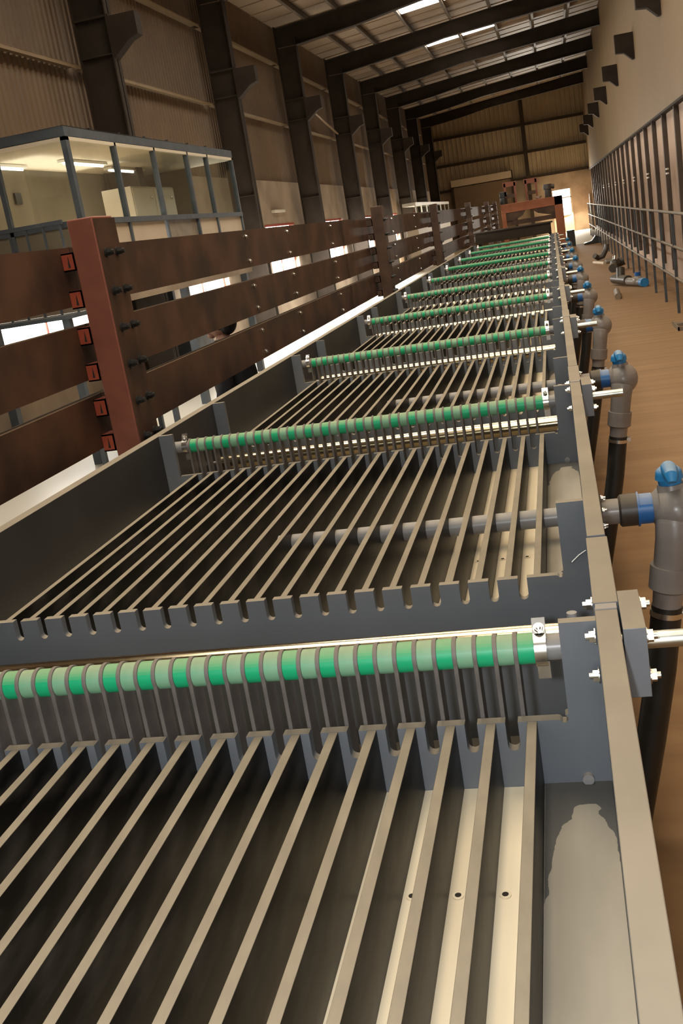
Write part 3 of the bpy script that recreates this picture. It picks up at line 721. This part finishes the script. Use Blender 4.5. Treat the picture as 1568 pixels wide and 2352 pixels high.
# ------------------------------------------------------------------ person working behind the planks
P = (-2.18, 6.75, 0)
t = thing('person', 'person with short black hair in a dark shirt standing behind the rusty planks', 'person', (P[0], P[1], FZ))
def skin_mesh(name, verts, edges, radii, material, parent, root=0):
    me = bpy.data.meshes.new(name); me.from_pydata(verts, edges, [])
    o = bpy.data.objects.new(name, me); COL.objects.link(o); o.parent = parent
    md = o.modifiers.new('skin', 'SKIN')
    if not me.skin_vertices: 
        bpy.context.view_layer.objects.active = o
    for i, r in enumerate(radii):
        me.skin_vertices[0].data[i].radius = (r, r) if not isinstance(r, tuple) else r
        me.skin_vertices[0].data[i].use_root = (i == root)
    sb_ = o.modifiers.new('subdiv', 'SUBSURF'); sb_.levels = 2; sb_.render_levels = 2
    me.materials.append(MT[material]); return o
# facing -x; heights from the floor, 1.56 m tall, slightly stooped
bv = [(0, 0, .86), (0, 0, 1.02), (-.02, 0, 1.18), (-.03, 0, 1.28), (-.04, 0, 1.34),     # pelvis..neck base
      (-.03, .15, 1.26), (-.02, .21, 1.00), (-.10, .21, .80), (-.12, .21, .74),          # left arm
      (-.03, -.15, 1.26), (-.02, -.21, 1.00), (-.10, -.21, .80), (-.12, -.21, .74),
      (0, .09, .80), (-.02, .10, .46), (.0, .10, .07), (-.14, .11, .04),
      (0, -.09, .80), (.02, -.10, .46), (.04, -.10, .07), (-.10, -.11, .04), (-.05, 0, 1.41)]
be = [(0, 1), (1, 2), (2, 3), (3, 4), (3, 5), (5, 6), (6, 7), (7, 8), (3, 9), (9, 10), (10, 11), (11, 12), (0, 13), (13, 14), (14, 15), (15, 16), (0, 17), (17, 18), (18, 19), (19, 20), (4, 21)]
br = [.13, .115, .13, .10, .055, .065, .048, .034, .026, .065, .048, .034, .026, .09, .062, .042, .035, .09, .062, .042, .035, .05]
try:
    o = skin_mesh('body', bv, be, br, 'skin', t)
except Exception as ex:
    print('skin failed', ex); o = None
hm = MB().ball((-.065, 0, 1.475), .085, 24, 16, (1.05, .86, 1.25))
hm.ball((-.158, 0, 1.465), .018, 10, 8, (1.1, .8, 1.3)).ball((-.06, .075, 1.47), .02, 10, 8, (.8, .4, 1.3)).ball((-.06, -.075, 1.47), .02, 10, 8, (.8, .4, 1.3))
hm.ball((-.146, 0, 1.425), .022, 10, 8, (.6, 1.2, .5)).ball((-.12, 0, 1.39), .04, 12, 8, (.8, .9, .6))
hd = hm.build('head', 'skin', t)
hr = MB().ball((-.045, 0, 1.50), .094, 24, 16, (1.05, .95, 1.15)); hr.ball((.0, 0, 1.47), .085, 20, 12, (.8, 1.0, 1.1))
hr.build('hair', 'hair', hd)
for s_y in (-.03, .03): MB().ball((-.145, s_y, 1.485), .009, 8, 6).build('eye', 'black', hd)
for sy in (.21, -.21):
    hnd = MB().ball((-.40, sy, .925), .034, 14, 8, (1.3, 1.05, .5))
    for q, (dy, ln) in enumerate(((-.030, .055), (-.010, .065), (.010, .062), (.028, .050))):
        hnd.tube([(-.42, sy+dy, .925), (-.42-ln*.5, sy+dy, .92), (-.42-ln*.85, sy+dy, .90), (-.42-ln*.9, sy+dy, .88)], [.0095, .009, .008, .006], 8)
    s3 = -1 if sy > 0 else 1
    hnd.tube([(-.385, sy+s3*.02, .92), (-.41, sy+s3*.05, .915), (-.435, sy+s3*.055, .905)], [.011, .0095, .007], 8)
    ho = hnd.build('hand', 'skin', t); R_ = Matrix.Rotation(math.radians(-78), 4, 'Y'); ho.matrix_local = Matrix.Translation((-.125, 0, .715)) @ R_ @ Matrix.Translation((.385, 0, -.925))
sh = MB()
sh.tube([(0, 0, .80), (0, 0, .95), (-.01, 0, 1.10), (-.025, 0, 1.24), (-.035, 0, 1.32), (-.04, 0, 1.36)], [.155, .150, .155, .150, .10, .065], 24)
for s_ in (1, -1): sh.tube([(-.03, s_*.10, 1.27), (-.035, s_*.17, 1.24), (-.02, s_*.215, 1.05), (-.05, s_*.215, .95)], [.075, .075, .062, .052], 16)
sh.build('shirt', 'darkcloth', t)
tr = MB()
for s_, dx in ((1, 0), (-1, .03)): tr.tube([(0, s_*.07, .90), (0, s_*.09, .70), (dx-.01, s_*.10, .44), (dx+.01, s_*.10, .09)], [.115, .098, .074, .060], 18)
tr.build('trousers', 'trouser', t)

# ------------------------------------------------------------------ loose fittings on the floor at the right
F = FZ
def loose(name, m, mt, label, cat, loc, bevel=0): return tag(m.build(name, mt, None, loc, bevel), label, cat)
loose('pipe_offcut', MB().cyl((0, 0, .035), (.24, -1.0, .035), .04, n=20), 'cream', 'pale straight pipe offcut lying in the middle of the aisle', 'pipe', (1.0, 30.4, F))
loose('pipe_stub', MB().cyl((0, 0, .05), (-.04, -1.1, .05), .055, n=20), 'rail', 'short grey pipe stub lying nearest the tank on the aisle floor', 'pipe', (1.04, 20.6, F))
t = thing('loose_valve', 'dark pipe tee with blue capped valve lying on the aisle floor', 'valve', (1.22, 22.2, F))
MB().cyl((-.10, .4, .12), (.12, -.4, .12), .095, n=20).cyl((0, 0, .12), (.02, .1, .34), .085, n=20).build('tee', 'darkpipe', t)
MB().cyl((.10, -.35, .10), (.34, -.9, .09), .075, n=20).ball((.28, -.75, .12), .10).build('valve_body', 'pipe', t)
MB().cyl((.28, -.75, .18), (.28, -.75, .28), .055, n=16).build('lever', 'blue', t)
MB().cyl((.34, -.9, .09), (.38, -1.05, .085), .085, n=20).build('union_nut', 'lever', t)
t = thing('loose_elbow', 'dark pipe elbow cluster lying beside the fence, before the blue capped tee', 'fitting', (1.38, 26.4, F))
MB().tube([(-.10, -.3, .10), (-.06, .1, .12), (.06, .3, .16), (.20, .3, .2)], .10, 18).ball((.0, .2, .18), .13).build('elbow', 'darkpipe', t)
MB().cyl((-.02, .1, .25), (.0, .15, .33), .06, n=14).build('cap', 'steel', t)
t = thing('loose_bend', 'dark bent pipe with raised end lying far down the aisle', 'fitting', (1.22, 31.5, F))
MB().tube([(-.15, 0, .15), (-.05, .1, .07), (.08, .1, .10), (.2, .1, .30), (.22, .1, .42)], .075, 16).build('bend', 'darkpipe', t)
loose('flat_offcut', MB().box(0, .38, 0, .9, 0, .07), 'rail', 'flat grey plate offcut lying by the fence foot', 'plate', (1.30, 29.6, F), .01)
t = thing('black_fitting', 'black wedge-shaped pipe fitting lying farthest down the aisle', 'fitting', (1.45, 42.5, F))
MB().prism([(-.35, 0), (.3, 0), (.28, .22), (.1, .30), (-.05, .12), (-.35, .06)], 0, .5, 'y').build('body', 'black', t, None, .02)
t = thing('fallen_bracket', 'small angle bracket lying on the floor at the right edge of the photo', 'bracket', (1.44, 14.2, F))
MB().box(0, .22, 0, .02, 0, .05).box(0, .02, 0, .7, 0, .05).build('angle', 'rail', t); MB().box(.02, .2, .45, .6, 0, .04).build('foot', 'rail', t)
